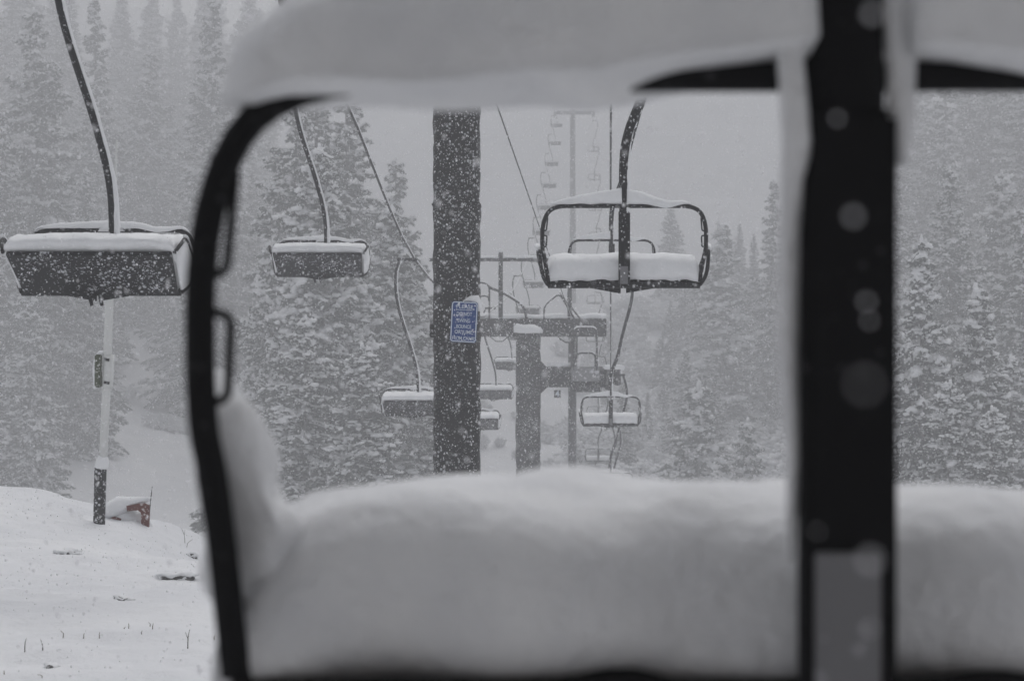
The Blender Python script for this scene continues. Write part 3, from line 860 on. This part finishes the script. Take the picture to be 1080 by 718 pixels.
TREES = []
def make_conifer(seed, H, R, **k):
    nv, nf, sv, sf = conifer_mesh(seed, H, R, **k)
    root = empty('fir_tree', (0, 0, -300))
    MB().tube([(0, 0, -0.8), (0, 0, 0.4), (0.03, 0, H * 0.5), (0, 0, H - 0.1)], [H * 0.016 + 0.05, H * 0.014, H * 0.008, 0.02], 8).build('trunk', 'bark', root)
    cr = fast_obj('crown', nv, nf, 'needles', root, False)
    fast_obj('snow', sv, sf, 'tree_snow', cr, True)
    TREES.append((root, H, [False]))
    return len(TREES) - 1
K_TALL = [make_conifer(11, 20, 3.3, snow=0.95, dens=0.85), make_conifer(12, 18, 3.7, snow=0.9, pw=0.7, dens=0.85), make_conifer(13, 21, 2.9, snow=0.9, dens=0.85)]
K_BUSH = [make_conifer(21, 14, 3.2, snow=0.92, dens=1.15, lump=1.35, pw=0.75), make_conifer(22, 12, 2.6, snow=0.85, dens=1.1, lump=1.2)]
K_HERO = [make_conifer(31, 12, 2.0, snow=0.85, dens=1.05, lump=1.3, pw=0.85), make_conifer(32, 9.5, 1.7, snow=0.8, lump=1.3, pw=0.9)]
K_SMALL = [make_conifer(41, 5, 1.25, snow=0.85, lump=1.2, pw=0.9)]
trnd = random.Random(5)
def put_tree(kind, px, d, h, label, group=None, squash=1.0):
    x = (px - 540) / F * d
    root, H, used = TREES[kind]
    o = root if not used[0] else copy_tree(root)
    used[0] = True
    o.location = (x, d, gz(x, d) - 0.1)
    s = h / H
    o.scale = (s * squash, s * squash, s)
    o.rotation_euler = (trnd.uniform(-.02, .02), trnd.uniform(-.02, .02), trnd.uniform(0, 6.28))
    tag(o, label, 'fir tree', group)
    return o
def top_h(px, d, ytop):
    x = (px - 540) / F * d
    return CZ + (359 - ytop) / F * d - gz(x, d)

# single firs one can pick out
HERO = [
 (K_HERO[0], 972, 60, 248, 'crisp snow laden fir just right of the near post, its pointed tip at mid height', 1.0),
 (K_HERO[1], 1027, 61, 298, 'second crisp fir right of the near post, shorter than its neighbour', 1.15),
 (K_BUSH[1], 1066, 66, 372, 'low fir at the right edge of the picture beside the crisp pair', 1.1),
 (K_BUSH[1], 948, 68, 350, 'fir partly hidden behind the near post, left of the crisp pointed fir', 1.1),
 (K_BUSH[1], 1000, 57, 398, 'low heavily snowed fir in front of the two crisp firs on the right', 1.4),
 (K_BUSH[1], 1045, 56, 425, 'lowest snow loaded fir at the lower right, in front of the shorter crisp fir', 1.4),
 (K_SMALL[0], 735, 92, 402, 'small fir with a narrow tip standing alone in the brush right of the small chair', 1.25),
 (K_SMALL[0], 789, 98, 440, 'smallest lone fir in the snowy brush left of the near post', 1.1),
 (K_HERO[1], 762, 132, 232, 'hazy fir beside the right end of the sharp lift chair', 1.3),
 (K_TALL[2], 812, 138, 188, 'tall hazy fir just left of the near post', 1.1),
 (K_HERO[0], 784, 150, 300, 'pale short fir between the hazy fir and the tall one by the near post', 1.2),
]
for k, px, d, yt_, lab, sq in HERO:
    put_tree(k, px, d, top_h(px, d, yt_), lab, None, sq)
for k, px, d, yt_, lab, sq in [
 (K_BUSH[0], 345, 70, 150, 'broad snow covered fir below the middle sized left chair', 1.1),
 (K_BUSH[0], 412, 74, 215, 'broad bushy fir left of the signed post behind the bent hanger', 1.2),
 (K_BUSH[0], 318, 66, 330, 'low bushy fir just above the near seat snow, beside the near frame', 1.25),
 (K_BUSH[1], 385, 64, 360, 'low bushy fir directly under the chair cut off by the signed post', 1.5),
 (K_TALL[1], 305, 84, 95, 'darkest tall fir at the left edge of the central clump', 1.0),
 (K_TALL[0], 375, 90, 70, 'tall fir at the back of the central clump behind the middle sized chair', 1.1),
 (K_TALL[2], 340, 92, 60, 'slender tall fir behind the hanger of the middle sized left chair', 1.1),
 (K_TALL[1], 415, 98, 165, 'fir at the right side of the central clump, crossed by the haul rope', 0.9),
 (K_BUSH[1], 443, 70, 400, 'low fir tucked against the lower left of the signed post', 1.3),
 (K_BUSH[0], 282, 78, 250, 'shaded fir edging the central clump on its left', 0.8)]:
    put_tree(k, px, d, top_h(px, d, yt_), lab, None, sq)
# left edge group
for k, px, d, yt_, lab in [
 (K_TALL[0], 5, 112, 130, 'large fir at the left picture edge behind the big chair'),
 (K_TALL[1], 48, 118, 8, 'tall broad fir behind the left end of the big chair'),
 (K_TALL[2], 106, 150, -5, 'tall fir whose tip passes the top of the picture beside the first hanger'),
 (K_BUSH[0], 30, 104, 300, 'bushy fir low on the left, under the big chair'),
 (K_TALL[0], 222, 142, -5, 'tall fir on the left just beside the corner of the near frame'),
 (K_TALL[1], 155, 172, 52, 'paler fir standing in the gap between two taller left firs')]:
    put_tree(k, px, d, top_h(px, d, yt_), lab)

# forests as zones: hazy firs nothing in the photograph tells apart
def zone(px, zones):
    for lim, lab in zones:
        if px < lim: return lab
    return zones[-1][1]
def forest(pxr, dr, count, hr, label, group, mind=3.4, reject=None, seed=1):
    r_ = random.Random(seed); placed = []
    tries = 0
    while len(placed) < count and tries < 6000:
        tries += 1
        d = r_.uniform(*dr); px = r_.uniform(*pxr)
        x = (px - 540) / F * d
        if reject and reject(px, d): continue
        if any((x - a) ** 2 + (d - b_) ** 2 < mind ** 2 for a, b_ in placed): continue
        placed.append((x, d))
        k = r_.choice(K_TALL + K_TALL + [K_BUSH[0], K_HERO[0]])
        if isinstance(label, list):
            lb = zone(px, label); put_tree(k, px, d, r_.uniform(*hr), lb, lb, r_.uniform(0.9, 1.25))
        else:
            put_tree(k, px, d, r_.uniform(*hr), label, group, r_.uniform(0.9, 1.25))
forest((-170, 262), (112, 165), 26, (13, 20), [(60, 'hazy snow dusted fir standing behind the big left chair'), (118, 'hazy snow dusted fir behind the thin white pole'), (400, 'hazy snow dusted fir between the white pole and the near frame')], 'firs in the near rows of the left forest',
       reject=lambda px, d: px > 92 and not (px > 165 and d > 157), seed=3)
forest((-190, 262), (166, 235), 52, (13, 22), [(60, 'very faint fir far up the hillside above the big left chair'), (150, 'very faint fir far up the hillside above the white pole'), (400, 'very faint fir far up the hillside beside the near frame corner')], 'faint firs deep in the left forest', seed=4,
       reject=lambda px, d: 125 < px < 200 and d < 185 and False)
forest((868, 1240), (82, 150), 40, (11, 19), [(1000, 'grey fir behind the crisp pointed fir, beside the near post'), (2000, 'grey fir near the right picture edge behind the shorter crisp fir')], 'firs in the right forest', seed=6, mind=3.2)
forest((880, 1260), (140, 225), 60, (18, 26), [(1000, 'very faint fir high on the slope just right of the near post'), (2000, 'very faint fir high on the slope at the right picture edge')], 'faint firs high in the right forest', seed=8)
forest((250, 300), (120, 200), 5, (8, 13), 'pale small fir in the gap left of the central clump', 'pale firs in the gap by the near frame', seed=9)
forest((300, 455), (110, 175), 12, (12, 18), 'faint fir behind the central clump of firs', 'faint firs behind the central clump', seed=10, reject=lambda px, d: px > 420 and d > 120)
forest((690, 850), (150, 200), 7, (6, 11), 'pale small fir on the open slope behind the sharp lift chair', 'pale firs on the open slope', seed=12)

forest((640, 770), (112, 170), 12, (4, 9), 'pale little fir in the brush between the small chair and the near post', 'little firs in the brush', seed=15, mind=2.5)
forest((-120, 270), (205, 270), 30, (18, 27), 'ghostly fir on the ridge behind all other left firs', 'ghostly firs on the left ridge', seed=16, mind=4)

# ------------------------------------------------------------------ snow covered brush
def make_shrub(seed, H, R):
    rng = np.random.default_rng(seed)
    root = empty('shrub', (0, 0, -300))
    mb = MB(); C_, A_, Rr = [], [], []
    for k in range(34):
        az = rng.uniform(0, 6.28); rr = R * rng.uniform(0.15, 1); hh = H * rng.uniform(0.5, 1.0) * (1 - 0.35 * (rr / R) ** 2)
        p0 = Vector((rng.normal(0, .15) * R, rng.normal(0, .15) * R, -0.3))
        p2 = Vector((math.cos(az) * rr, math.sin(az) * rr, hh))
        p1 = (p0 + p2) / 2 + Vector((math.cos(az), math.sin(az), 1)) * 0.12 * H
        q = catmull([p0, p1, p2], 4)
        mb.tube(q, [0.03 - 0.0025 * i for i in range(len(q))], 4)
        for i in range(2, len(q)):
            for j in range(3):
                e = q[i] + Vector(rng.normal(0, 0.22, 3)) * (0.5 + 0.15 * H)
                mb.tube([q[i], (q[i] + e) / 2 + Vector((0, 0, 0.05)), e], [0.014, 0.011, 0.006], 3)
                for s_ in (0.35, 0.75):
                    if rng.random() < 0.9:
                        c = q[i] + (e - q[i]) * s_
                        C_.append([c.x, c.y, c.z + 0.05]); v = (e - q[i]) * 0.35; A_.append([v.x + .03, v.y, v.z * .5]); Rr.append([rng.uniform(0.06, 0.16), rng.uniform(0.04, 0.09)])
    br = mb.build('branches', 'twig', root)
    sv, sf = lumps(np.array(C_), np.array(A_), np.array(Rr), ICO1, rng, 0.2)
    fast_obj('snow', sv, sf, 'tree_snow', br)
    return [root, H, False]
SH = [make_shrub(51, 1.8, 1.3), make_shrub(52, 2.4, 1.4), make_shrub(53, 1.3, 1.2)]
srnd = random.Random(77)
def put_shrub(px, d, h, label, group):
    k = SH[srnd.randrange(3)]
    o = k[0] if not k[2] else copy_tree(k[0]); k[2] = True
    x = (px - 540) / F * d
    o.location = (x, d, gz(x, d) - 0.08); s = h / k[1]
    o.scale = (s * srnd.uniform(1, 1.4), s * srnd.uniform(1, 1.4), s); o.rotation_euler = (0, 0, srnd.uniform(0, 6.28))
    tag(o, label, 'shrub', group)
for i in range(230):
    d = srnd.uniform(84, 195)
    px = srnd.uniform(595, 860)
    if px < 660 and srnd.random() < 0.3: continue
    lb = zone(px, [(660, 'snow covered bush on the slope directly behind the small chairs'), (745, 'snow covered bush on the slope around the small lone fir'), (2000, 'snow covered bush on the slope close to the left of the near post')])
    put_shrub(px, d, srnd.uniform(1.2, 3.2), lb, lb)
for i in range(20):
    put_shrub(srnd.uniform(462, 600), srnd.uniform(105, 150), srnd.uniform(0.7, 1.5), 'small snow covered bush on the open lift line between the tower posts', 'bushes under the lift line')
for i in range(22):
    put_shrub(srnd.uniform(118, 290), srnd.uniform(112, 165), srnd.uniform(0.5, 1.2), 'small bush poking from the snow slope left of the near frame', 'bushes on the left snow slope')
for i in range(14):
    put_shrub(srnd.uniform(900, 1120), srnd.uniform(70, 90), srnd.uniform(1.5, 2.6), 'snowed bush between the firs on the right', 'bushes among the right firs')

# ------------------------------------------------------------------ unseen timber shelter added behind and above the camera to shade the near snow
st_ = empty('added_shade_shelter', (0, -4, CZ - 1.7), 'unseen timber shelter added behind the camera to shade the near snow', 'added shade structure')
MB().box((0.2, -2.0, 2.2), (13, 0.3, 6.6)).build('shade_wall', 'shade_wood', st_, False)
MB().box((-6.4, -0.7, 2.2), (0.25, 2.3, 6.6)).build('shade_wall', 'shade_wood', st_, False)
MB().box((6.9, -0.7, 2.2), (0.25, 2.3, 6.6)).build('shade_wall', 'shade_wood', st_, False)
rf_ = MB().box((0.2, -1.1, 5.9), (14.4, 3.0, 0.22)).build('roof', 'shade_wood', st_, False)  # added out of view, holds sky light off the near snow
MB().box((0.2, -1.1, 6.2), (14.5, 3.1, 0.36)).build('shade_roof_snow', 'snow', rf_, True, 0.08)

# ------------------------------------------------------------------ things poking out of the bank
def rock(px, py, w_, h_, label):
    d = 9.0
    for _ in range(60):                      # where the sight line meets the snow
        p = P(px, py, d)
        if p.z <= gz(p.x, d) + 0.01: break
        d += 0.2
    mb = MB(); V0, F0 = ICO3
    vs_ = []
    for v in V0:
        q = Vector(v); k_ = 1 + 0.55 * mnoise.noise(q * 1.6 + Vector((px, py, 0))) + 0.35 * mnoise.noise(q * 4 + Vector((py, px, 0)))
        vs_.append((q.x * w_ * k_, q.y * w_ * 0.8 * k_, q.z * h_ * k_))
    mb.add(vs_, [tuple(f) for f in F0])
    o = mb.build('rock', 'rock', None, False)
    o.location = (p.x, d, gz(p.x, d) - h_ * 0.35)
    tag(o, label, 'rock')
    s = MB()
    s.add([(x * 1.25, y * 1.15 + w_ * 0.25, z * 0.75 + 0.012 * mnoise.noise(Vector((x, y, z)) * 30)) for x, y, z in vs_], [tuple(f) for f in F0])
    c = s.build('snow_cap', 'snow', o); c.location = (0.0, 0.0, h_ * 0.55)
rock(71, 583, 0.075, 0.05, 'small dark rock poking out of the bank, nearest the pole')
rock(187, 608, 0.10, 0.045, 'dark rock beside the near frame on the snow bank')
rock(128, 632, 0.055, 0.03, 'small stone in the middle of the snow bank')
rock(202, 590, 0.05, 0.05, 'small stone at the crest of the bank beside the near frame')
rock(54, 703, 0.035, 0.025, 'small stone at the bottom left corner of the snow bank')

rng = np.random.default_rng(99)
mb = MB()
for c in range(6):
    cx, cy = rng.uniform(-6.5, -1.2), rng.uniform(8.2, 20)
    if c < 6: cx, cy = rng.uniform(-2.6, -1.7), rng.uniform(8.4, 10.5)
    for k in range(rng.integers(1, 5)):
        x, y = cx + rng.normal(0, .10), cy + rng.normal(0, .12)
        h_ = rng.uniform(0.012, 0.045) * (1.6 if rng.random() < .12 else 1)
        z = gz(x, y)
        mb.tube([(x, y, z - 0.03), (x + rng.normal(0, .003), y, z + h_ * .6), (x + rng.normal(0, .010), y, z + h_)], [0.003, 0.0022, 0.0012], 4)
tag(mb.build('dry_grass', 'dry_grass'), 'sparse dry grass tips poking through the snow bank', 'grass', kind='stuff')
mb = MB()
for (px, py, h_, lean) in ((195, 574, 0.17, -0.04), (197, 578, 0.09, 0.05), (26, 690, 0.07, 0.006), (45, 688, 0.055, -0.01), (198, 684, 0.10, 0.008)):
    d = 9.0
    while P(px, py, d).z > gz(P(px, py, d).x, d) and d < 22: d += 0.1
    p = P(px, py, d); z = gz(p.x, d)
    o = MB().tube(catmull([(0, 0, -0.04), (lean * .1, 0, h_ * .4), (lean * .7, 0, h_ * .8), (lean * 1.3, 0.01, h_)], 3), [0.0035 - 0.0003 * i for i in range(10)], 5)
    if px % 3 == 0:
        o.tube([(lean * .2, 0, h_ * .5), (lean * .2 - 0.5 * lean - 0.01, 0, h_ * .85)], [0.002, 0.001], 4)
    t_ = o.build('dry_stem', 'twig'); t_.location = (p.x, d, z)
    tag(t_, 'bare dry stem standing out of the foreground snow bank', 'plant stem', 'dry stems on the snow bank')

# ------------------------------------------------------------------ falling snow
rng = np.random.default_rng(2024)
n_ = 210000
d = (rng.random(n_) * (34 ** 2.2 - 2.6 ** 2.2) + 2.6 ** 2.2) ** (1 / 2.2)
u = rng.uniform(-0.40, 0.40, n_); v = rng.uniform(-0.22, 0.26, n_)
C_ = np.stack([u * d, d, CZ + v * d], 1)
keep = C_[:, 2] > ground(C_[:, 0], C_[:, 1])
C_ = C_[keep]; n_ = len(C_)
rr = (0.0015 + 0.0042 * rng.random(n_) ** 1.6)[:, None] * (0.75 + 0.016 * C_[:, 1:2])
A_ = np.stack([rng.normal(0, .35, n_), rng.normal(0, .3, n_), np.full(n_, 1.0)], 1); A_ /= np.linalg.norm(A_, axis=1, keepdims=True)
fv, ff = lumps(C_, A_ * rr * 1.5, np.concatenate([rr, rr], 1), OCT)
# flakes drifting close to the camera
cl = []
for px, py, dd, r_ in ((920, 15, .75, 2.1), (883, 125, .95, 1.5), (900, 228, .76, 1.9), (914, 318, .85, 1.6), (917, 338, .9, 1.4), (912, 405, .46, 1.2), 
                       (918, 590, .62, 2.0), (918, 662, .8, 1.2), (862, 560, .9, 0.9), (225, 130, .8, 1.2)):
    p = P(px, py, dd); cl.append((p.x, p.y, p.z, r_ * 0.001))
cl = np.array(cl)
cv, cf = lumps(cl[:, :3], np.stack([cl[:, 3] * 0, cl[:, 3] * 0, cl[:, 3]], 1) + 1e-5, cl[:, 3:4] * np.ones((1, 2)), ICO1)
tag(fast_obj('falling_snow', np.concatenate([fv, cv]), np.concatenate([ff, cf + len(fv)]), 'flake'), 'white snowflakes falling through the whole scene', 'falling snow', kind='stuff')

# ------------------------------------------------------------------ haze of the snowfall
bx = MB().box((0, 157, 42), (338, 394, 120))
hz = bx.build('haze', 'flake', None, False)
hm = bpy.data.materials.new('haze_air'); hm.use_nodes = True
ht = hm.node_tree; ht.nodes.clear()
ho = ht.nodes.new('ShaderNodeOutputMaterial'); hv = ht.nodes.new('ShaderNodeVolumePrincipled')
hv.inputs['Color'].default_value = (0.70, 0.705, 0.72, 1)
hv.inputs['Density'].default_value = HAZE_DENSITY
hv.inputs['Anisotropy'].default_value = 0.0
ht.links.new(hv.outputs[0], ho.inputs['Volume'])
hz.data.materials.clear(); hz.data.materials.append(hm)
tag(hz, kind='stuff')
hz.display_type = 'WIRE'
